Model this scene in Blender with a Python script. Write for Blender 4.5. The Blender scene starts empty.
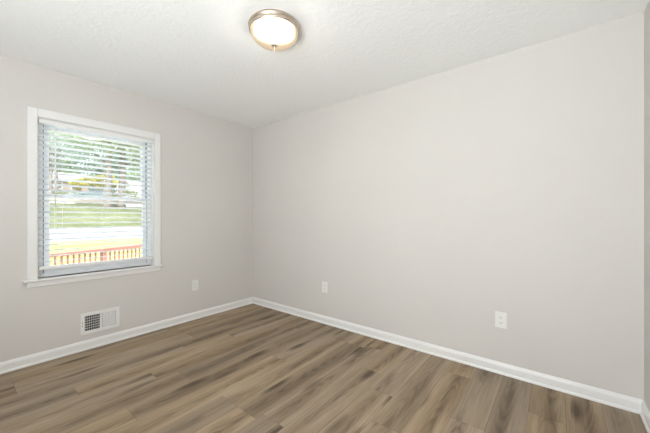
import bpy, bmesh, math, random
from mathutils import Vector, Matrix

random.seed(7)
S = bpy.context.scene
C = S.collection
R = math.radians

# ------------------------------------------------------------------ camera
EYE = Vector((3.345, -2.602, 1.192))
YAW = R(38.344)
FPX = 294.2
cam_d = bpy.data.cameras.new('camera')
cam_d.sensor_fit = 'HORIZONTAL'
cam_d.sensor_width = 36.0
cam_d.lens = FPX / 650.0 * 36.0
cam_d.shift_y = 1.1 / 650.0
cam_d.clip_start = 0.02
cam = bpy.data.objects.new('camera', cam_d)
cam.location = EYE
cam.rotation_euler = (R(90), 0, YAW)
C.objects.link(cam)
S.camera = cam

# ------------------------------------------------------------------ world, sun, exposure
S.view_settings.view_transform = 'Standard'
S.view_settings.look = 'None'
S.view_settings.exposure = 0.0
S.view_settings.gamma = 1.0
S.view_settings.use_curve_mapping = False
S.cycles.use_denoising = True
S.cycles.max_bounces = 14
S.cycles.diffuse_bounces = 8
S.cycles.transparent_max_bounces = 24
S.cycles.sample_clamp_indirect = 6.0

world = bpy.data.worlds.new('sky')
S.world = world
world.use_nodes = True
wn = world.node_tree.nodes
sky = wn.new('ShaderNodeTexSky')
sky.sky_type = 'NISHITA'
sky.sun_disc = False
sky.sun_elevation = R(50)
sky.sun_rotation = R(120)
sky.air_density = 1.0
sky.dust_density = 3.0
haze = wn.new('ShaderNodeHueSaturation')
haze.inputs['Saturation'].default_value = 0.5
world.node_tree.links.new(sky.outputs[0], haze.inputs['Color'])
world.node_tree.links.new(haze.outputs[0], wn['Background'].inputs[0])
wn['Background'].inputs[1].default_value = 0.90

sun_d = bpy.data.lights.new('sun', 'SUN')
sun_d.energy = 5.8
sun_d.angle = R(0.6)
sun_d.color = (1.0, 0.95, 0.86)
sun = bpy.data.objects.new('sun', sun_d)
sun.rotation_euler = Vector((-0.45, 0.25, -0.97)).to_track_quat('-Z', 'Y').to_euler()
sun.location = (6, -3, 12)
C.objects.link(sun)

# added fill light, unseen, shining in through the doorway behind the camera
door_fill_d = bpy.data.lights.new('doorway_fill', 'AREA')
door_fill_d.shape = 'RECTANGLE'
door_fill_d.size = 1.5
door_fill_d.size_y = 0.9
door_fill_d.energy = 15.0
door_fill_d.color = (1.0, 0.97, 0.93)
door_fill = bpy.data.objects.new('doorway_fill', door_fill_d)
door_fill.location = (3.1, -5.25, 1.55)
door_fill.rotation_euler = Vector((-0.15, 1.0, 0.12)).to_track_quat('-Z', 'Y').to_euler()
C.objects.link(door_fill)

# added fill panel behind the camera, standing in for the photographer's bounced flash
fl_d = bpy.data.lights.new('flash_fill', 'AREA')
fl_d.shape = 'RECTANGLE'
fl_d.size = 1.5
fl_d.size_y = 1.6
fl_d.energy = 107.0
fl_d.color = (0.91, 0.96, 1.0)
fl = bpy.data.objects.new('flash_fill', fl_d)
fl.location = (2.90, -3.85, 1.10)
fl.rotation_euler = Vector((0.0, 0.78, 1.05)).to_track_quat('-Z', 'Y').to_euler()
C.objects.link(fl)

GLOBE_STRENGTH = 26.0

# ------------------------------------------------------------------ helpers
def view_vec(px):
    u = (px - 325.0) / FPX
    v = Vector((-math.sin(YAW), math.cos(YAW), 0))
    r = Vector((math.cos(YAW), math.sin(YAW), 0))
    return v + u * r

def at(px, D, z=0.0):
    p = EYE + D * view_vec(px)
    return Vector((p.x, p.y, z))

def hgt(py, D):
    return EYE.z + (217.6 - py) * D / FPX

class MB:
    def __init__(self):
        self.bm = bmesh.new()
    def box(self, lo, hi, bev=0.0, M=None):
        vs = []
        for x in (lo[0], hi[0]):
            for y in (lo[1], hi[1]):
                for z in (lo[2], hi[2]):
                    vs.append(self.bm.verts.new((x, y, z)))
        f = []
        for q in ((0,1,3,2),(4,6,7,5),(0,4,5,1),(2,3,7,6),(0,2,6,4),(1,5,7,3)):
            f.append(self.bm.faces.new([vs[i] for i in q]))
        if bev > 0:
            es = set(e for x in f for e in x.edges)
            r = bmesh.ops.bevel(self.bm, geom=list(es), offset=bev, segments=2, affect='EDGES', profile=0.7)
            vs = list(set(v for x in r['faces'] for v in x.verts) | set(v for v in vs if v.is_valid))
        if M is not None:
            for v in vs:
                v.co = M @ v.co
        return self
    def lathe(self, prof, n=48, M=None, closed_ends=False):
        rings = []
        for r, z in prof:
            if r < 1e-6:
                rings.append([self.bm.verts.new((0, 0, z))])
            else:
                rings.append([self.bm.verts.new((r*math.cos(2*math.pi*i/n), r*math.sin(2*math.pi*i/n), z)) for i in range(n)])
        for a, b in zip(rings, rings[1:]):
            for i in range(n):
                j = (i+1) % n
                if len(a) == 1 and len(b) == 1: continue
                if len(a) == 1: self.bm.faces.new((a[0], b[i], b[j]))
                elif len(b) == 1: self.bm.faces.new((a[i], b[0], a[j]))
                else: self.bm.faces.new((a[i], b[i], b[j], a[j]))
        if M is not None:
            for ring in rings:
                for v in ring: v.co = M @ v.co
        return self
    def tube(self, pts, rads, n=10):
        rings = []
        for k, p in enumerate(pts):
            p = Vector(p)
            d = (Vector(pts[min(k+1, len(pts)-1)]) - Vector(pts[max(k-1, 0)])).normalized()
            a = d.orthogonal().normalized() if k == 0 else (a - d * a.dot(d)).normalized()
            b = d.cross(a)
            r = rads[k] if isinstance(rads, (list, tuple)) else rads
            rings.append([self.bm.verts.new(p + r*(math.cos(2*math.pi*i/n)*a + math.sin(2*math.pi*i/n)*b)) for i in range(n)])
        for a_, b_ in zip(rings, rings[1:]):
            for i in range(n):
                j = (i+1) % n
                self.bm.faces.new((a_[i], a_[j], b_[j], b_[i]))
        self.bm.faces.new(rings[0][::-1]); self.bm.faces.new(rings[-1])
        return self
    def prism(self, prof, axis, a, b, M=None):
        """closed 2-D outline extruded along axis ('x','y','z') from a to b"""
        def p3(p, t):
            if axis == 'x': return (t, p[0], p[1])
            if axis == 'y': return (p[0], t, p[1])
            return (p[0], p[1], t)
        A = [self.bm.verts.new(p3(p, a)) for p in prof]
        B = [self.bm.verts.new(p3(p, b)) for p in prof]
        n = len(prof)
        for i in range(n):
            j = (i+1) % n
            self.bm.faces.new((A[i], A[j], B[j], B[i]))
        self.bm.faces.new(A[::-1]); self.bm.faces.new(B)
        if M is not None:
            for v in A + B: v.co = M @ v.co
        return self
    def build(self, name, mat, parent=None, smooth=False, bevel=0.0):
        bmesh.ops.recalc_face_normals(self.bm, faces=self.bm.faces[:])
        me = bpy.data.meshes.new(name)
        self.bm.to_mesh(me); self.bm.free()
        if smooth:
            for p in me.polygons: p.use_smooth = True
        me.materials.append(mat)
        o = bpy.data.objects.new(name, me)
        C.objects.link(o)
        if parent is not None: o.parent = parent
        if bevel > 0:
            m = o.modifiers.new('bevel', 'BEVEL'); m.width = bevel; m.segments = 2; m.limit_method = 'ANGLE'
        return o

def empty(name, loc=(0, 0, 0), rz=0.0):
    o = bpy.data.objects.new(name, None)
    o.empty_display_size = 0.1
    o.location = loc; o.rotation_euler = (0, 0, rz)
    C.objects.link(o)
    return o

def tag(o, label, cat, group=None):
    o['label'] = label; o['category'] = cat
    if group: o['group'] = group
    return o

def structure(o):
    o['kind'] = 'structure'
    return o

# ------------------------------------------------------------------ materials
class NT:
    def __init__(self, name):
        self.m = bpy.data.materials.new(name); self.m.use_nodes = True
        self.t = self.m.node_tree; self.n = self.t.nodes
        self.p = self.n['Principled BSDF']
    def new(self, t, **kw):
        n = self.n.new(t)
        for k, v in kw.items(): setattr(n, k, v)
        return n
    def put(self, sock, v):
        if isinstance(v, bpy.types.NodeSocket): self.t.links.new(v, sock)
        elif v is not None: sock.default_value = v
    def math(self, op, a, b=None, c=None, clamp=False):
        n = self.new('ShaderNodeMath', operation=op, use_clamp=clamp)
        for i, v in enumerate((a, b, c)): self.put(n.inputs[i], v)
        return n.outputs[0]
    def comb(self, x, y, z):
        n = self.new('ShaderNodeCombineXYZ')
        for i, v in enumerate((x, y, z)): self.put(n.inputs[i], v)
        return n.outputs[0]
    def noise(self, vec, scale, detail=4.0, rough=0.55, dist=0.0):
        n = self.new('ShaderNodeTexNoise')
        self.put(n.inputs['Vector'], vec); n.inputs['Scale'].default_value = scale
        n.inputs['Detail'].default_value = detail; n.inputs['Roughness'].default_value = rough
        n.inputs['Distortion'].default_value = dist
        return n.outputs['Fac']
    def ramp(self, fac, stops, interp='LINEAR'):
        n = self.new('ShaderNodeValToRGB'); n.color_ramp.interpolation = interp
        el = n.color_ramp.elements
        while len(el) < len(stops): el.new(0.5)
        for e, (p, c) in zip(el, stops):
            e.position = p; e.color = (*c, 1) if len(c) == 3 else c
        self.put(n.inputs[0], fac)
        return n.outputs[0]
    def mix(self, fac, a, b, mode='MIX'):
        n = self.new('ShaderNodeMix', data_type='RGBA', blend_type=mode)
        self.put(n.inputs[0], fac)
        for s, v in ((n.inputs[6], a), (n.inputs[7], b)):
            if isinstance(v, tuple) and len(v) == 3: v = (*v, 1)
            self.put(s, v)
        return n.outputs[2]
    def bump(self, h, strength, dist):
        n = self.new('ShaderNodeBump'); n.inputs['Strength'].default_value = strength
        n.inputs['Distance'].default_value = dist; self.put(n.inputs['Height'], h)
        self.t.links.new(n.outputs[0], self.p.inputs['Normal'])
    def obj(self):
        return self.new('ShaderNodeTexCoord').outputs['Object']

def plain(name, col, rough=0.5, metal=0.0, spec=0.5, var=0.04, vscale=6.0, bump=0.0, bscale=60.0, bdist=0.002):
    k = NT(name)
    o = k.obj()
    f = k.noise(o, vscale, 3)
    lo = tuple(max(0, c*(1-var)) for c in col); hi = tuple(min(1, c*(1+var)) for c in col)
    k.put(k.p.inputs['Base Color'], k.ramp(f, ((0.3, lo), (0.7, hi))))
    k.p.inputs['Roughness'].default_value = rough
    k.p.inputs['Metallic'].default_value = metal
    k.p.inputs['Specular IOR Level'].default_value = spec
    if bump: k.bump(k.noise(o, bscale, 4), bump, bdist)
    return k.m

M_wall = plain('greige_wall_paint', (0.648, 0.628, 0.602), 0.75, spec=0.25, var=0.012, vscale=1.5, bump=0.10, bscale=180, bdist=0.001)
M_trim = plain('white_trim_paint', (0.80, 0.80, 0.79), 0.35, var=0.01)
M_vinyl = plain('white_vinyl', (0.86, 0.89, 0.91), 0.35, var=0.01)
M_plate = plain('white_plastic', (0.80, 0.80, 0.775), 0.35, var=0.01)
M_slot = plain('dark_slot', (0.05, 0.05, 0.05), 0.6)
M_track = plain('dark_gap_shade', (0.12, 0.14, 0.17), 0.7)  # shade of the groove beside the sashes, put into the colour
M_slat = plain('white_blind_slat', (0.83, 0.83, 0.82), 0.45, var=0.01)
def mk_slat():
    k = NT('white_blind_vinyl')
    k.put(k.p.inputs['Base Color'], (0.91, 0.92, 0.92, 1)); k.p.inputs['Roughness'].default_value = 0.45
    tl = k.new('ShaderNodeBsdfTranslucent'); tl.inputs[0].default_value = (0.94, 0.95, 0.95, 1)
    mx = k.new('ShaderNodeMixShader'); mx.inputs[0].default_value = 0.5
    k.put(mx.inputs[1], k.p.outputs[0]); k.put(mx.inputs[2], tl.outputs[0])
    k.t.links.new(mx.outputs[0], k.n['Material Output'].inputs[0])
    return k.m
M_slatv = mk_slat()
M_cord = plain('white_cord', (0.80, 0.80, 0.79), 0.8)
M_nickel = plain('brushed_nickel', (0.62, 0.53, 0.44), 0.33, metal=1.0, var=0.08, vscale=20)
M_steel = plain('white_steel', (0.80, 0.80, 0.79), 0.4, var=0.01)
M_duct = plain('duct_interior', (0.03, 0.03, 0.03), 0.8)

def mk_ceiling():
    k = NT('textured_white_ceiling')
    o = k.obj()
    n1 = k.noise(o, 17, 5, 0.62, 1.4)
    n2 = k.noise(o, 55, 4, 0.6, 0.8)
    h = k.math('ADD', k.math('MULTIPLY', n1, 0.75), k.math('MULTIPLY', n2, 0.45))
    k.put(k.p.inputs['Base Color'], (0.91, 0.925, 0.92, 1))
    k.p.inputs['Roughness'].default_value = 0.9
    k.p.inputs['Specular IOR Level'].default_value = 0.15
    k.bump(h, 0.40, 0.012)
    return k.m
M_ceil = mk_ceiling()

def mk_floor():
    k = NT('vinyl_plank_floor')
    sx = k.new('ShaderNodeSeparateXYZ'); k.put(sx.inputs[0], k.obj())
    x, y = sx.outputs[0], sx.outputs[1]
    W, L = 0.18, 1.22
    xr = k.math('DIVIDE', k.math('ADD', x, 0.036), W)
    row = k.math('FLOOR', xr)
    wn1 = k.new('ShaderNodeTexWhiteNoise', noise_dimensions='1D'); k.put(wn1.inputs['W'], k.math('ADD', row, 0.37))
    yr = k.math('ADD', k.math('DIVIDE', y, L), wn1.outputs['Value'])
    col = k.math('FLOOR', yr)
    wn2 = k.new('ShaderNodeTexWhiteNoise', noise_dimensions='2D'); k.put(wn2.inputs['Vector'], k.comb(row, col, 0.0))
    rid = wn2.outputs['Value']
    sc = k.new('ShaderNodeSeparateColor'); k.put(sc.inputs[0], wn2.outputs['Color'])
    r2, r3 = sc.outputs[0], sc.outputs[1]
    z = k.math('MULTIPLY', rid, 57.0)
    # streaky grain along the plank
    g1 = k.noise(k.comb(k.math('MULTIPLY', x, 85.0), k.math('MULTIPLY', y, 3.0), z), 1.0, 6, 0.65)
    g2 = k.noise(k.comb(k.math('MULTIPLY', x, 12.0), k.math('MULTIPLY', y, 0.9), z), 1.0, 4, 0.55, 0.15)
    # cathedral figure: nested arches along each plank
    u = k.math('SUBTRACT', k.math('FRACT', xr), k.math('MULTIPLY_ADD', r3, 0.3, 0.35))
    lf = k.noise(k.comb(k.math('MULTIPLY', x, 9.0), k.math('MULTIPLY', y, 1.6), k.math('ADD', z, 9.0)), 1.0, 3, 0.5)
    sgn = k.math('SIGN', k.math('SUBTRACT', r2, 0.5))
    ph = k.math('ADD', k.math('MULTIPLY', k.math('MULTIPLY', y, 5.5), sgn), k.math('ADD', k.math('MULTIPLY', k.math('MULTIPLY', u, u), 26.0), k.math('MULTIPLY', lf, 5.0)))
    ring = k.math('MULTIPLY_ADD', k.math('SINE', k.math('MULTIPLY', ph, 6.283)), 0.5, 0.5)
    ring = k.math('POWER', ring, 1.6)
    # dark elongated knots, at most one per stretch of board
    vo = k.new('ShaderNodeTexVoronoi', feature='F1')
    wob = k.math('MULTIPLY', k.math('SUBTRACT', lf, 0.5), 0.35)
    k.put(vo.inputs['Vector'], k.comb(k.math('ADD', k.math('MULTIPLY', x, 7.5), wob), k.math('MULTIPLY', y, 1.7), z)); vo.inputs['Scale'].default_value = 1.0
    vs = k.new('ShaderNodeSeparateColor'); k.put(vs.inputs[0], vo.outputs['Color'])
    kd = k.math('ADD', vo.outputs['Distance'], k.math('MULTIPLY', k.math('SUBTRACT', g1, 0.5), 0.20))
    knot = k.ramp(kd, ((0.10, (1, 1, 1)), (0.19, (0.55, 0.55, 0.55)), (0.30, (0, 0, 0))))
    knot = k.math('MULTIPLY', knot, k.math('GREATER_THAN', vs.outputs[0], 0.22))
    # boards: pale long edges, darker heart wandering along the middle
    hu = k.math('ABSOLUTE', k.math('ADD', u, k.math('MULTIPLY', k.math('SUBTRACT', g2, 0.5), 0.9)))
    heart = k.math('SUBTRACT', 1.0, k.math('DIVIDE', hu, 0.34, clamp=True), clamp=True)
    hm = k.ramp(k.noise(k.comb(k.math('MULTIPLY', x, 3.0), k.math('MULTIPLY', y, 1.1), k.math('ADD', z, 77.0)), 1.0, 2, 0.5), ((0.36, (0.15, 0.15, 0.15)), (0.60, (1, 1, 1))))
    heart = k.math('MULTIPLY', heart, hm)
    tone = k.math('ADD', k.math('MULTIPLY', g1, 0.5), k.math('MULTIPLY', g2, 0.5))
    base = k.ramp(tone, ((0.34, (0.232, 0.178, 0.124)), (0.48, (0.318, 0.249, 0.177)), (0.62, (0.402, 0.322, 0.240))))
    base = k.mix(k.math('MULTIPLY', heart, 0.80), base, (0.165, 0.121, 0.083))
    base = k.mix(k.math('MULTIPLY', k.math('MULTIPLY', ring, heart), 0.70), base, (0.12, 0.086, 0.054))
    base = k.mix(k.math('MULTIPLY', knot, 0.85), base, (0.075, 0.053, 0.034))
    bright = k.math('MULTIPLY_ADD', r2, 0.28, 0.83)
    hsv = k.new('ShaderNodeHueSaturation'); k.put(hsv.inputs['Value'], bright)
    k.put(hsv.inputs['Saturation'], k.math('MULTIPLY_ADD', r3, 0.22, 1.0)); k.put(hsv.inputs['Color'], base)
    # seams
    fx = k.math('FRACT', xr); fy = k.math('FRACT', yr)
    dx = k.math('MULTIPLY', k.math('MINIMUM', fx, k.math('SUBTRACT', 1.0, fx)), W)
    dy = k.math('MULTIPLY', k.math('MINIMUM', fy, k.math('SUBTRACT', 1.0, fy)), L)
    d = k.math('MINIMUM', dx, dy)
    seam = k.math('SUBTRACT', 1.0, k.math('DIVIDE', d, 0.0022, clamp=True), clamp=True)
    colr = k.mix(k.math('MULTIPLY', seam, 0.45), hsv.outputs[0], (0.06, 0.04, 0.025))
    k.put(k.p.inputs['Base Color'], colr)
    k.p.inputs['Roughness'].default_value = 0.52
    k.p.inputs['Specular IOR Level'].default_value = 0.24
    k.bump(k.math('SUBTRACT', k.math('MULTIPLY', g1, 0.35), seam), 0.25, 0.0012)
    return k.m
M_floor = mk_floor()

def mk_glass():
    k = NT('window_glass')
    k.n.remove(k.p)
    tr = k.new('ShaderNodeBsdfTransparent'); tr.inputs[0].default_value = (0.95, 0.97, 0.965, 1)
    gl = k.new('ShaderNodeBsdfGlossy'); gl.inputs['Roughness'].default_value = 0.0
    fr = k.new('ShaderNodeFresnel'); fr.inputs[0].default_value = 1.5
    geo = k.new('ShaderNodeNewGeometry')
    f = k.math('MULTIPLY', k.math('MULTIPLY', fr.outputs[0], 1.9, clamp=True), k.math('SUBTRACT', 1.0, geo.outputs['Backfacing']))
    mx = k.new('ShaderNodeMixShader')
    k.put(mx.inputs[0], f); k.put(mx.inputs[1], tr.outputs[0]); k.put(mx.inputs[2], gl.outputs[0])
    k.t.links.new(mx.outputs[0], k.n['Material Output'].inputs[0])
    return k.m
M_glass = mk_glass()

def mk_globe():
    k = NT('frosted_lamp_glass')
    k.p.inputs['Base Color'].default_value = (0.50, 0.42, 0.32, 1)
    k.p.inputs['Roughness'].default_value = 0.3
    # frosted glass dims and warms towards grazing angles (longer path through the glass)
    lw = k.new('ShaderNodeLayerWeight'); lw.inputs[0].default_value = 0.5
    k.put(k.p.inputs['Emission Color'], k.ramp(lw.outputs['Facing'], ((0.25, (1.0, 0.94, 0.84)), (0.50, (1.0, 0.76, 0.46)))))
    k.put(k.p.inputs['Emission Strength'], k.math('MULTIPLY', k.ramp(lw.outputs['Facing'], ((0.20, (1, 1, 1)), (0.40, (0.12, 0.12, 0.12)), (0.52, (0.018, 0.018, 0.018)), (0.8, (0.009, 0.009, 0.009)))), GLOBE_STRENGTH))
    return k.m
M_globe = mk_globe()

# ------------------------------------------------------------------ room shell
RX, RY, H = 3.756, -4.10, 2.44
WY0, WY1, WZ0, WZ1 = -2.172, -1.287, 0.690, 2.015      # window opening in the left wall
T = 0.14

structure(MB().box((-T, RY-T-1.5, -0.10), (RX+T, T, 0.0)).build('floor', M_floor))
structure(MB().box((-T, RY-T-1.5, H), (RX+T, T, H+0.15)).build('ceiling', M_ceil))
w = MB()
w.box((-T, RY, 0), (0, WY0, H)); w.box((-T, WY1, 0), (0, 0, H))
w.box((-T, WY0, 0), (0, WY1, WZ0)); w.box((-T, WY0, WZ1), (0, WY1, H))
structure(w.build('wall_left', M_wall))
structure(MB().box((-T, 0, 0), (RX+T, T, H)).build('wall_back', M_wall))
structure(MB().box((RX, RY, 0), (RX+T, 0, H)).build('wall_right', M_wall))
DX0, DX1 = 2.72, 3.62      # open doorway behind the camera
w = MB()
w.box((-T, RY-T, 0), (DX0, RY, H)); w.box((DX1, RY-T, 0), (RX+T, RY, H)); w.box((DX0, RY-T, 2.06), (DX1, RY, H))
structure(w.build('wall_front', M_wall))
w = MB()
w.box((1.6, RY-T-1.5, 0), (RX+T, RY-T-1.4, H)); w.box((1.5, RY-T-1.5, 0), (1.6, RY-T, H)); w.box((RX, RY-T-1.4, 0), (RX+T, RY-T, H))
structure(w.build('wall_hall', M_wall))

# baseboards: board with eased top and a shoe moulding
def base_prof():
    return [(0, 0), (0.0215, 0), (0.0215, 0.007), (0.0200, 0.012), (0.0165, 0.0160), (0.0130, 0.0175),
            (0.0130, 0.058), (0.0118, 0.066), (0.0085, 0.073), (0.0065, 0.079), (0.0040, 0.084), (0, 0.084)]
structure(MB().prism(base_prof(), 'y', RY, 0).build('baseboard_left', M_trim))
structure(MB().prism([(-a, b) for a, b in base_prof()], 'x', 0, RX).build('baseboard_back', M_trim))
structure(MB().prism([(RX-a, b) for a, b in base_prof()], 'y', RY, 0).build('baseboard_right', M_trim))
structure(MB().prism([(RY+a, b) for a, b in base_prof()], 'x', 0, DX0-0.06).build('baseboard_front', M_trim))
bb = bpy.data.objects['baseboard_back']
w = MB()
for a, b in ((DX0-0.06, DX0), (DX1, DX1+0.06)):
    w.box((a, RY, 0), (b, RY+0.016, 2.12))
w.box((DX0-0.06, RY, 2.06), (DX1+0.06, RY+0.016, 2.12))
structure(w.build('trim_1', M_trim))

# ------------------------------------------------------------------ window
win = structure(empty('window_1', (0, (WY0+WY1)/2, WZ0)))
win['label'] = 'white double hung window behind an open blind in the left wall'
win['category'] = 'window'
def wpart(mb, name, mat, parent=win, **k):
    o = mb.build(name, mat, None, **k)
    if parent is not None:
        o.parent = parent
        p = parent; off = Vector((0, 0, 0))
        while p is not None: off += p.location; p = p.parent
        o.location = -off if True else o.location
    return o
CW = 0.062
CH = 0.070
def casing_prof(w_):     # (across, out of wall): flat casing with eased edges
    return [(0, 0), (w_, 0), (w_, 0.017), (w_-0.004, 0.019), (0.006, 0.016), (0, 0.011)]
# side casings run full height, the head casing butts between them
wpart(MB().box((0, WY0-CW, WZ0), (0.018, WY0-0.003, WZ1+CH), 0.003), 'casing', M_trim)
wpart(MB().box((0, WY1+0.003, WZ0), (0.018, WY1+CW, WZ1+CH), 0.003), 'casing', M_trim)
wpart(MB().box((0, WY0-0.0022, WZ1+0.003), (0.0165, WY1+0.0022, WZ1+CH), 0.003), 'casing', M_trim)
wpart(MB().box((-0.075, WY0+0.0005, WZ0-0.018), (0.0, WY1-0.0005, WZ0)).box((0, WY0-CW-0.024, WZ0-0.018), (0.034, WY1+CW+0.024, WZ0)), 'window_sill', M_trim, bevel=0.004)
wpart(MB().box((0, WY0-CW, WZ0-0.063), (0.014, WY1+CW, WZ0-0.018), 0.003), 'apron', M_trim)
# jamb lining
w = MB()
w.box((-T, WY0, WZ0), (0, WY0+0.004, WZ1)); w.box((-T, WY1-0.004, WZ0), (0, WY1, WZ1)); w.box((-T, WY0, WZ1-0.004), (0, WY1, WZ1))
wpart(w, 'jamb', M_trim)
# vinyl frame
FW = 0.036
y0, y1, z0, z1 = WY0+0.004, WY1-0.004, WZ0, WZ1-0.004
w = MB()
w.box((-T, y0, z0), (-0.060, y0+FW, z1), 0.002); w.box((-T, y1-FW, z0), (-0.060, y1, z1), 0.002)
w.box((-T, y0+FW, z1-0.030), (-0.060, y1-FW, z1), 0.002); w.box((-T, y0+FW, z0), (-0.060, y1-FW, z0+0.030), 0.002)
wpart(w, 'frame', M_vinyl)
mid = 1.378
# strips filling the gap between frame and sashes, its shade put into their colour
M_track2 = plain('grey_gap_shade', (0.36, 0.41, 0.46), 0.7)  # paler painted shade for the groove on the right
wpart(MB().box((-0.115, y0+FW, z0+0.030), (-0.075, y0+FW+0.006, z1-0.030)), 'gap_strip', M_track)
wpart(MB().box((-0.115, y1-FW-0.006, z0+0.030), (-0.075, y1-FW, mid+0.02)).box((-0.139, y1-FW-0.006, mid+0.02), (-0.066, y1-FW, z1-0.030)), 'gap_strip', M_track2)
sy0, sy1 = y0+FW+0.007, y1-FW-0.007
def sash(za, zb, xa, xb, lowr):
    st, rail = 0.036, 0.040
    m = MB()
    m.box((xa, sy0, za), (xb, sy0+st, zb), 0.003); m.box((xa, sy1-st, za), (xb, sy1, zb), 0.003)
    top = 0.036 if lowr else 0.040
    bot = 0.052 if lowr else 0.036
    m.box((xa, sy0+st, zb-top), (xb, sy1-st, zb), 0.003); m.box((xa, sy0+st, za), (xb, sy1-st, za+bot), 0.003)
    s = wpart(m, 'sash', M_vinyl)
    g = MB().box(((xa+xb)/2-0.002, sy0+st-0.003, za+bot-0.003), ((xa+xb)/2+0.002, sy1-st+0.003, zb-top+0.003)).build('glass_pane', M_glass, s)
    return s
lower = sash(z0+0.030, mid+0.020, -0.092, -0.066, True)
upper = sash(mid-0.016, z1-0.030, -0.122, -0.096, False)
for yy in (-1.95, -1.51):
    wpart(MB().box((-0.090, yy-0.03, mid+0.020), (-0.070, yy+0.03, mid+0.026), 0.002).box((-0.084, yy-0.012, mid+0.026), (-0.074, yy+0.022, mid+0.036), 0.003), 'sash_lock', M_vinyl)

# ------------------------------------------------------------------ blind
bl = empty('window_blind', (-0.030, (WY0+WY1)/2, WZ0))
tag(bl, 'white horizontal slat blind lowered inside the left wall window, slats open', 'blind')
def bpart(mb, name, mat, **k):
    o = mb.build(name, mat, bl, **k); o.location = -bl.location; return o
by0, by1 = WY0+0.008, WY1-0.008
bpart(MB().box((-0.056, by0, 1.976), (-0.004, by1, 2.009), 0.002), 'headrail', M_slat)
m = MB()
zs = []
zz = 1.940
while zz > 0.82:
    zs.append(zz); zz -= 0.0465
for z in zs:   # gently crowned slats
    pr = [(-0.055, -0.0012), (-0.042, 0.0012), (-0.030, 0.0022), (-0.018, 0.0012), (-0.005, -0.0012),
          (-0.005, -0.0040), (-0.018, -0.0016), (-0.030, -0.0006), (-0.042, -0.0016), (-0.055, -0.0040)]
    pr = [(px_, z + pz_ + (px_ + 0.030)*0.19) for px_, pz_ in pr]
    m.prism(pr, 'y', by0+0.002, by1-0.002)
bpart(m, 'slats', M_slatv)
bpart(MB().box((-0.055, by0+0.002, 0.758), (-0.005, by1-0.002, 0.782), 0.004), 'bottom_rail', M_slat)
for yy in (by0+0.105, (by0+by1)/2, by1-0.105):
    lad = MB()
    for xx in (-0.0565, -0.0035):
        lad.tube([(xx, yy, 1.97), (xx, yy, 0.782)], 0.0009, 6)
    bpart(lad, 'ladder_cord', M_cord)
bpart(MB().tube([(0.001, by0+0.101, 1.98), (0.004, by0+0.101, 1.955), (0.006, by0+0.101, 1.62), (0.006, by0+0.101, 1.273)], [0.003, 0.0042, 0.0042, 0.0042], 8), 'tilt_wand', M_cord, smooth=True)
bpart(MB().tube([(-0.002, by0+0.145, 1.97), (0.003, by0+0.145, 1.5), (0.003, by0+0.145, 0.94)], 0.0013, 6).tube([(0.003, by0+0.145, 0.945), (0.003, by0+0.145, 0.905)], [0.003, 0.006], 8), 'lift_cord', M_cord)

# ------------------------------------------------------------------ ceiling lamp
LX, LY = 1.9025, -1.3077
lamp = empty('ceiling_lamp', (LX, LY, H))
tag(lamp, 'round brushed nickel flush ceiling lamp with frosted glass bowl, lit', 'ceiling lamp')
MB().lathe([(0, 0), (0.152, 0), (0.156, -0.004), (0.157, -0.010), (0.163, -0.014), (0.165, -0.020), (0.163, -0.027), (0.157, -0.031), (0.156, -0.036),
            (0.160, -0.042), (0.160, -0.050), (0.155, -0.057), (0.150, -0.058), (0.148, -0.050), (0, -0.044)], 72).build('pan', M_nickel, lamp, smooth=True).scale.z = 0.87
dome = [(0.148, -0.050), (0.1485, -0.066), (0.145, -0.082), (0.137, -0.099), (0.124, -0.114), (0.106, -0.126), (0.084, -0.134), (0.058, -0.139), (0.030, -0.1415), (0.0, -0.142)]
MB().lathe(dome, 64).build('glass_bowl', M_globe, lamp, smooth=True).scale.z = 0.87
MB().lathe([(0, -0.138), (0.018, -0.140), (0.021, -0.145), (0.019, -0.151), (0.011, -0.155), (0.006, -0.160), (0.005, -0.170), (0.0065, -0.176), (0.005, -0.182), (0.0035, -0.192), (0, -0.196)], 24).build('finial', M_nickel, lamp, smooth=True).scale.z = 0.89

# ------------------------------------------------------------------ outlets
def outlet(loc, rz, label):
    """local frame: wall plane is y=0, room side is -y"""
    e = empty('wall_outlet', loc, rz)
    tag(e, label, 'outlet', 'duplex outlets on the walls')
    MB().box((-0.0385, -0.0055, -0.0600), (0.0385, 0.0, 0.0600), 0.0022).build('cover_plate', M_plate, e)
    for s in (-1, 1):
        cz = s*0.0195
        pr = []
        for i in range(24):
            a = 2*math.pi*i/24
            pr.append((0.0172*math.cos(a), cz + max(-0.0135, min(0.0135, 0.0172*math.sin(a)))))
        r = MB().prism(pr, 'y', -0.0075, -0.0050).build('receptacle', M_plate, e)
        sl = MB()
        sl.box((-0.0077, -0.0079, cz-0.001), (-0.0053, -0.0070, cz+0.008)); sl.box((0.0055, -0.0079, cz+0.000), (0.0077, -0.0070, cz+0.007))
        sl.lathe([(0, 0), (0.0026, 0), (0.0026, 0.0012), (0, 0.0012)], 12, Matrix.Translation((0, -0.0068, cz-0.0072)) @ Matrix.Rotation(R(90), 4, 'X'))
        sl.build('slot', M_slot, r)
    MB().lathe([(0, 0.0018), (0.0025, 0.0014), (0.0033, 0)], 16, Matrix.Translation((0, -0.0053, 0)) @ Matrix.Rotation(R(90), 4, 'X')).build('screw', M_plate, e)
    return e
outlet((0, -0.836, 0.398), R(90), 'white wall outlet on the left wall between window and room corner')
outlet((1.286, 0, 0.408), 0, 'white wall outlet on the long back wall nearest the room corner')
outlet((3.004, 0, 0.409), 0, 'white wall outlet on the long back wall farthest from the window')

# ------------------------------------------------------------------ floor register (wall vent)
vent = empty('air_vent', (0, -1.747, 0.2336), R(90))
tag(vent, 'white steel wall air vent below the window just above the baseboard', 'air vent')
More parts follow.
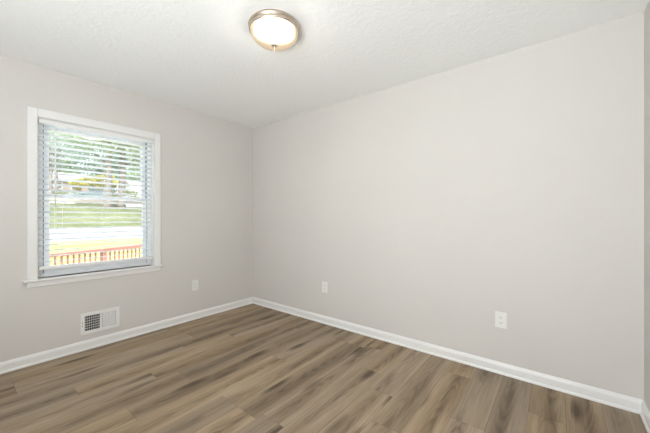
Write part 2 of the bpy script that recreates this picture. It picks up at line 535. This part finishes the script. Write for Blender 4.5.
# local: x along the wall (towards the corner), -y into the room
VW, VH, OW, OH = 0.149, 0.0955, 0.119, 0.0665
m = MB()
m.box((-VW, -0.006, OH), (VW, 0, VH), 0.0015); m.box((-VW, -0.006, -VH), (VW, 0, -OH), 0.0015)
m.box((-VW, -0.006, -OH), (-OW, 0, OH), 0.0015); m.box((OW, -0.006, -OH), (VW, 0, OH), 0.0015)
m.box((-0.008, -0.006, -OH), (0.008, 0, OH), 0.001)
m.build('frame', M_steel, vent)
MB().box((-OW, -0.0008, -OH), (OW, -0.0003, OH)).build('duct_backing', M_duct, vent)
for side, name in ((-1, 'left'), (1, 'right')):
    m = MB()
    for i in range(8 if side < 0 else 9):
        cx = side*(0.0165 + i*(0.0135 if side < 0 else 0.0117))
        ang = R(-22) if side < 0 else R(57)
        m.box((-0.0006, -0.0050, -OH), (0.0006, 0.0050, OH), 0, Matrix.Translation((cx, -0.0050, 0)) @ Matrix.Rotation(ang, 4, 'Z'))
    m.build('louver_bank', M_steel, vent)
m = MB()
for i in range(5):
    cz = -OH + (i+1)*2*OH/6
    m.box((-OW, -0.0028, cz-0.0022), (-0.008, -0.0012, cz+0.0022)); m.box((0.008, -0.0028, cz-0.0022), (OW, -0.0012, cz+0.0022))
m.build('crossbars', M_steel, vent)
MB().box((-0.1375, -0.0064, -0.024), (-0.1345, -0.0058, 0.020)).build('slot', M_slot, vent)
MB().box((-0.139, -0.016, -0.006), (-0.133, -0.0062, 0.003), 0.001).build('lever', M_steel, vent)
for sx_ in (-1, 1):
    MB().lathe([(0, 0.0020), (0.003, 0.0014), (0.004, 0)], 14, Matrix.Translation((sx_*0.144, -0.0058, 0.0 if sx_ > 0 else 0.062)) @ Matrix.Rotation(R(90), 4, 'X')).build('screw', M_steel, vent)

# ------------------------------------------------------------------ outdoors
def grass_mat(name, a, b, c):
    k = NT(name); o = k.obj()
    f = k.math('ADD', k.math('MULTIPLY', k.noise(o, 0.35, 4), 0.6), k.math('MULTIPLY', k.noise(o, 5.0, 5), 0.4))
    k.put(k.p.inputs['Base Color'], k.ramp(f, ((0.38, a), (0.5, b), (0.62, c))))
    k.p.inputs['Roughness'].default_value = 0.9; k.p.inputs['Specular IOR Level'].default_value = 0.1
    return k.m
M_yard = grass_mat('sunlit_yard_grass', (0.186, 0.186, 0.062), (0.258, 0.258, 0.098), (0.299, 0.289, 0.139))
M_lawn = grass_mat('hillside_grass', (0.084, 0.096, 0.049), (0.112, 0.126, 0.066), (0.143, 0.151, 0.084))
M_road = plain('pale_asphalt', (0.198, 0.202, 0.209), 0.8, var=0.10, vscale=0.5)
M_dirt = plain('bare_dirt', (0.235, 0.190, 0.146), 0.9, var=0.15, vscale=0.8)
M_conc = plain('pale_concrete', (0.600, 0.592, 0.568), 0.8, var=0.05, vscale=1.0)
M_red = plain('red_stained_wood', (0.252, 0.102, 0.072), 0.55, var=0.15, vscale=8)
M_deck = plain('bounce_pale_deck_wood', (0.74, 0.71, 0.66), 0.75, var=0.10, vscale=5)  # unseen deck, paled to bounce daylight up onto the blind slats
M_bark = plain('tree_bark', (0.202, 0.180, 0.155), 0.9, var=0.3, vscale=3, bump=0.6, bscale=8, bdist=0.05)

PROFILE = [(-0.14, -0.62), (-6, -0.65), (-14, -0.75), (-25.4, -0.58), (-31.9, 0.20), (-33.2, 0.45), (-42.5, 2.85), (-44.5, 3.15), (-46, 3.75), (-52, 3.95), (-60, 5.4), (-80, 7.2), (-120, 10)]
def gz(X):
    for (a, za), (b, zb) in zip(PROFILE, PROFILE[1:]):
        if X <= a and X >= b:
            return za + (zb-za)*(a-X)/(a-b)
    return PROFILE[-1][1] if X < -120 else PROFILE[0][1]
def strip(name, xa, xb, mat, ya=-45, yb=75, dz=0.0, sub=1.0):
    m = MB(); xs = [xa] + [p for p, _ in PROFILE if xb < p < xa] + [xb]
    ys = [ya + (yb-ya)*i/24 for i in range(25)]
    g = [[m.bm.verts.new((x, y, gz(x)+dz)) for y in ys] for x in xs]
    for r0, r1 in zip(g, g[1:]):
        for i in range(24): m.bm.faces.new((r0[i], r0[i+1], r1[i+1], r1[i]))
    return structure(m.build(name, mat))
strip('ground', -T, -25.4, M_yard)
strip('road', -25.4, -32.2, M_road)
strip('hillside', -32.2, -43.5, M_lawn)
strip('verge', -43.5, -45.5, M_dirt)
strip('street', -45.5, -52.5, M_road)
strip('slope', -52.5, -119.9, M_lawn)
pa, pb = at(124, 38).y, at(170, 42).y
strip('path', -41.6, -43.3, M_conc, pa, pb, 0.04)
pa, pb = at(30, 38).y, at(68, 38).y
strip('path', -42.6, -44.0, M_conc, pa, pb, 0.04)

# deck with a red wooden railing
P0 = at(100, 6.7)
rd = Vector((-0.381, 0.925, 0)).normalized()
pA = P0 - 2.6*rd; pB = P0 + 4.2*rd
m = MB()
m.prism([(-T-0.02, pA.y-0.2), (pA.x+0.02-0.08, pA.y-0.2), (pB.x-0.08, pB.y+0.1), (-T-0.02, pB.y+0.1)], 'z', -0.52, -0.46)
structure(m.build('deck', M_deck))
rail = empty('porch_railing', (P0.x, P0.y, -0.46), math.atan2(rd.y, rd.x))
tag(rail, 'red wooden porch railing with square balusters outside the window', 'railing')
ztop = hgt(249.0, 6.7) + 0.46
MB().box((-2.7, -0.065, ztop-0.062), (4.3, 0.065, ztop), 0.006).build('handrail', M_red, rail)
MB().box((-2.7, -0.02, 0.09), (4.3, 0.02, 0.17)).build('bottom_rail', M_red, rail)
for s in (-2.55, 0.08, 2.1, 4.2):
    MB().box((s-0.045, -0.045, 0.0), (s+0.045, 0.045, ztop-0.06)).build('post', M_red, rail)
bal = MB().box((-0.013, -0.013, 0.13), (0.013, 0.013, ztop-0.061)).build('baluster', M_red, rail)
first = True
s = -2.45
while s < 4.15:
    if all(abs(s-q) > 0.07 for q in (-2.55, 0.08, 2.1, 4.2)):
        if first: bal.location.x = s; first = False
        else:
            c = bal.copy(); C.objects.link(c); c.parent = rail; c.location.x = s
    s += 0.112

# foliage
def leaf_mat(name, cols):
    k = NT(name)
    geo = k.new('ShaderNodeNewGeometry')
    f = geo.outputs['Random Per Island']
    n = len(cols)
    k.put(k.p.inputs['Base Color'], k.ramp(f, [(i/(n-1), c) for i, c in enumerate(cols)]))
    k.p.inputs['Roughness'].default_value = 0.6
    k.p.inputs['Specular IOR Level'].default_value = 0.3
    tl = k.new('ShaderNodeBsdfTranslucent')
    k.put(tl.inputs[0], k.ramp(f, [(i/(n-1), tuple(min(1, v*1.25) for v in c)) for i, c in enumerate(cols)]))
    mx = k.new('ShaderNodeMixShader'); mx.inputs[0].default_value = 0.45
    k.put(mx.inputs[1], k.p.outputs[0]); k.put(mx.inputs[2], tl.outputs[0])
    k.t.links.new(mx.outputs[0], k.n['Material Output'].inputs[0])
    return k.m
L_green = leaf_mat('green_leaves', [(0.243, 0.307, 0.195), (0.332, 0.398, 0.267), (0.422, 0.486, 0.348)])
L_blue = leaf_mat('blue_green_leaves', [(0.276, 0.348, 0.291), (0.364, 0.438, 0.372), (0.462, 0.526, 0.453)])
L_yellow = leaf_mat('yellow_leaves', [(0.370, 0.356, 0.107), (0.485, 0.457, 0.156), (0.570, 0.499, 0.214)])
L_shrub = leaf_mat('shrub_leaves', [(0.180, 0.240, 0.108), (0.270, 0.300, 0.150), (0.330, 0.348, 0.192)])

def leaves(m, c, rad, n, size, rng, clump=0.6):
    """leaf blades scattered in clumps inside an ellipsoid"""
    cl = []
    for _ in range(max(6, n//60)):
        while True:
            v = Vector((rng.uniform(-1, 1), rng.uniform(-1, 1), rng.uniform(-1, 1)))
            if 0.25 < v.length < 1: break
        cl.append(v)
    for _ in range(n):
        v = rng.choice(cl) + clump*0.45*Vector((rng.gauss(0, .5), rng.gauss(0, .5), rng.gauss(0, .4)))
        p = Vector((c[0]+v.x*rad[0], c[1]+v.y*rad[1], c[2]+v.z*rad[2]))
        d = Vector((rng.gauss(0, 1), rng.gauss(0, 1), rng.gauss(0, .7))).normalized()
        e = d.orthogonal(); e.rotate(Matrix.Rotation(rng.uniform(0, 6.28), 3, d)); e.normalize()
        L = size*rng.uniform(.7, 1.3); W = L*0.5
        q = d.cross(e)
        vs = [m.bm.verts.new(p + x) for x in (-L*.5*d, W*.5*e + 0.06*L*q, L*.5*d, -W*.5*e + 0.06*L*q)]
        m.bm.faces.new(vs)

def tree(name, label, cat, px, D, ztrunk, rtrunk, crowns, leafmat, n, size, seed, group=None, lean=0.0):
    rng = random.Random(seed)
    b = at(px, D); b.z = gz(b.x) - 0.05
    e = empty(name, b); tag(e, label, cat, group)
    h = ztrunk - b.z
    tr = MB()
    pts = [(lean*h*t*t, 0.15*math.sin(3*t+seed)*min(1, h/8), h*t) for t in (0, .06, .25, .5, .75, 1)]
    tr.tube(pts, [rtrunk*1.45, rtrunk*1.08, rtrunk, rtrunk*.85, rtrunk*.65, rtrunk*.4], 12)
    for q in range(5):
        a = rng.uniform(0, 6.28); t = rng.uniform(.55, .95); hh = h*t
        L = rng.uniform(.2, .4)*h
        tr.tube([(lean*h*t*t, 0, hh), (lean*h*t*t+L*.5*math.cos(a), L*.5*math.sin(a), hh+L*.35), (lean*h*t*t+L*math.cos(a), L*math.sin(a), hh+L*.8)], [rtrunk*.4, rtrunk*.28, rtrunk*.12], 8)
    tr.build('trunk', M_bark, e, smooth=True)
    m = MB()
    for (dx, dy, z, rx, ry, rz) in crowns:
        leaves(m, (dx, dy, z - b.z), (rx, ry, rz), n, size, rng)
    m.build('foliage', leafmat, e)
    return e

G = 'trees across the road'
tree('shade_tree', 'large shade tree with thick trunk, left of two close trunks seen through window', 'tree', 109, 37, 11.5, 0.40,
     [(0, -1, 12.0, 5.5, 5.5, 3.4), (1, 3, 13.5, 5, 5, 3)], L_green, 2600, 0.42, 11, G)
tree('shade_tree', 'large shade tree with thick trunk, right of two close trunks seen through window', 'tree', 121.5, 38.5, 12, 0.42,
     [(0, 2, 12.0, 5.5, 5.5, 3.5)], L_green, 3200, 0.42, 12, G)
tree('shade_tree', 'slim brown tree rising at the left edge of the window view', 'tree', 49.5, 40, 11, 0.24,
     [(0, -1, 12.4, 4.2, 4.8, 3.4)], L_blue, 2600, 0.42, 13, G, 0.01)
tree('shade_tree', 'slim brown tree just inside the left window edge beside a pink house', 'tree', 55.5, 51, 14, 0.28,
     [(0, 1, 16.0, 4.2, 5, 4.4)], L_blue, 2600, 0.42, 14, G)
bk = [(30, 69, 21, L_blue), (62, 86, 26, L_green), (98, 71, 22, L_blue), (120, 86, 27, L_green), (152, 69, 21.5, L_green), (182, 86, 26, L_blue)]
nm = ['tall blue green tree far back beyond the left window edge', 'tall green tree far back above the pink house', 'tall blue green tree far back above the silver car',
      'tall green tree far back behind the two thick trunks', 'tall green tree far back above the white garage', 'tall blue green tree far back beyond the right window edge']
for i, (px, D, zt, lm) in enumerate(bk):
    tree('background_tree', nm[i], 'tree', px, D, zt-6, 0.45, [(0, 0, zt-4, 5.0, 5.6, 6.5), (0, 0, zt-11.8, 4.6, 5.6, 4.2)], lm, 4200, 0.68, 30+i, 'tall trees on the far slope')
def bush(name, label, px, D, zc, rad, mat, n, size, seed, group):
    rng = random.Random(seed)
    b = at(px, D); b.z = gz(b.x)
    e = empty(name, b); tag(e, label, 'shrub', group)
    st = MB()
    for q in range(6):
        a = q*1.05
        st.tube([(0.1*math.cos(a), 0.1*math.sin(a), -0.05), (rad[0]*.45*math.cos(a), rad[1]*.45*math.sin(a), (zc-b.z))], [0.05, 0.02], 6)
    st.build('stem', M_bark, e)
    m = MB(); leaves(m, (0, 0, zc-b.z), rad, n, size, rng, 0.8); m.build('foliage', mat, e)
YS = 'yellow leaved shrubs behind the car'
bush('tall_shrub', 'tall yellow leaved shrub behind the hood of the silver car', 79, 51, 6.9, (1.0, 1.15, 1.1), L_yellow, 800, 0.34, 51, YS)
bush('tall_shrub', 'tall yellow leaved shrub behind the roof of the silver car', 92, 55.5, 7.9, (1.1, 1.35, 1.3), L_yellow, 900, 0.34, 52, YS)
bush('tall_shrub', 'tall yellow leaved shrub between the silver car and two thick trunks', 103, 50.5, 7.3, (1.0, 1.15, 1.3), L_yellow, 800, 0.34, 53, YS)
bush('tall_shrub', 'yellow leaved shrub showing between the two thick trunks', 115, 53.3, 7.8, (1.1, 1.15, 1.3), L_yellow, 700, 0.34, 54, YS)
bush('low_shrub', 'low green shrub in front of the white garage', 131, 50, 4.9, (1.0, 1.1, 1.0), L_shrub, 500, 0.26, 55, None)

# houses
M_pink = plain('pink_beige_siding', (0.396, 0.312, 0.276), 0.8, var=0.05)
M_white = plain('white_siding', (0.84, 0.84, 0.82), 0.7, var=0.03)
M_roof = plain('grey_shingles', (0.303, 0.292, 0.286), 0.8, var=0.12, vscale=3)
M_dark = plain('dark_window_glass', (0.10, 0.13, 0.15), 0.15)
def house(name, label, cat, px, D, wlen, depth, z0_, z1_, rise, wall_mat, wins, rz):
    b = at(px, D); b.z = z0_
    e = empty(name, b, rz); tag(e, label, cat)
    h = z1_ - z0_
    MB().box((-depth/2, -wlen/2, -0.8), (depth/2, wlen/2, h)).build('wall', wall_mat, e)
    o = 0.45
    MB().prism([(-depth/2-o, h-0.02), (depth/2+o, h-0.02), (depth/2+o, h+0.16), (0, h+rise), (-depth/2-o, h+0.16)], 'y', -wlen/2-o, wlen/2+o).build('roof', M_roof, e)
    MB().box((depth/2+o, -wlen/2-o, h-0.06), (depth/2+o+0.04, wlen/2+o, h+0.17)).build('fascia', M_white, e)
    for (yc, zc, ww, hh) in wins:
        f = MB().box((depth/2, yc-ww/2-.09, zc-hh/2-.09), (depth/2+0.05, yc+ww/2+.09, zc+hh/2+.09)).build('window', M_white, e)
        MB().box((depth/2+0.045, yc-ww/2, zc-hh/2), (depth/2+0.07, yc+ww/2, zc+hh/2)).build('pane', M_dark, f)
    return e
house('house', 'pink beige house with grey roof far up the slope at left', 'house', 58, 59, 8.4, 6.0, 6.0, 8.3, 2.0, M_pink, [(-0.5, 1.4, 1.0, 1.0), (2.0, 1.4, 1.0, 1.0), (-3.0, 1.4, 1.0, 1.0)], 0)
house('garage', 'small white garage up the slope right of the two thick trunks', 'garage', 142, 58.2, 5.2, 4.0, 4.9, 7.5, 1.0, M_white, [], 0)

# car
M_paint = plain('silver_blue_car_paint', (0.15, 0.20, 0.205), 0.3, metal=0.2, var=0.02)
M_tyre = plain('tyre_rubber', (0.04, 0.04, 0.04), 0.8)
M_hub = plain('alloy_wheel', (0.6, 0.6, 0.6), 0.3, metal=1.0)
cp = at(93, 44.5); cp.z = gz(cp.x) + 0.0
car = empty('car', cp, 0)
tag(car, 'silver blue sedan parked on the upper street seen through the window', 'car')
# local: y along the car (front towards -y), x across
body = [(-2.2, 0.32), (-2.25, 0.60), (-2.12, 0.76), (-1.1, 0.93), (1.55, 0.98), (2.1, 0.93), (2.22, 0.70), (2.2, 0.34)]
MB().prism(body, 'x', -0.88, 0.88).build('body', M_paint, car, bevel=0.05)
cab = [(-1.15, 0.93), (-0.42, 1.38), (0.0, 1.45), (0.75, 1.43), (1.1, 1.36), (1.75, 0.97)]
MB().prism(cab, 'x', -0.74, 0.74).build('cabin', M_paint, car, bevel=0.06)
gw = [(-0.92, 0.98), (-0.38, 1.33), (0.02, 1.385), (0.72, 1.37), (0.98, 1.31), (1.38, 0.99)]
for x0_ in (-0.752, 0.742):
    MB().prism(gw, 'x', x0_, x0_+0.010).build('side_window', M_dark, car)
for yy in (-1.38, 1.35):
    for sx_ in (-1, 1):
        Mx = Matrix.Translation((sx_*0.80, yy, 0.33)) @ Matrix.Rotation(R(90), 4, 'Y')
        wv = MB().lathe([(0, -0.10), (0.30, -0.10), (0.33, -0.07), (0.33, 0.07), (0.30, 0.10), (0, 0.10)], 24, Mx).build('wheel', M_tyre, car)
        MB().lathe([(0, -0.108), (0.2, -0.108), (0.2, 0.108), (0, 0.108)], 18, Mx).build('hub', M_hub, wv)
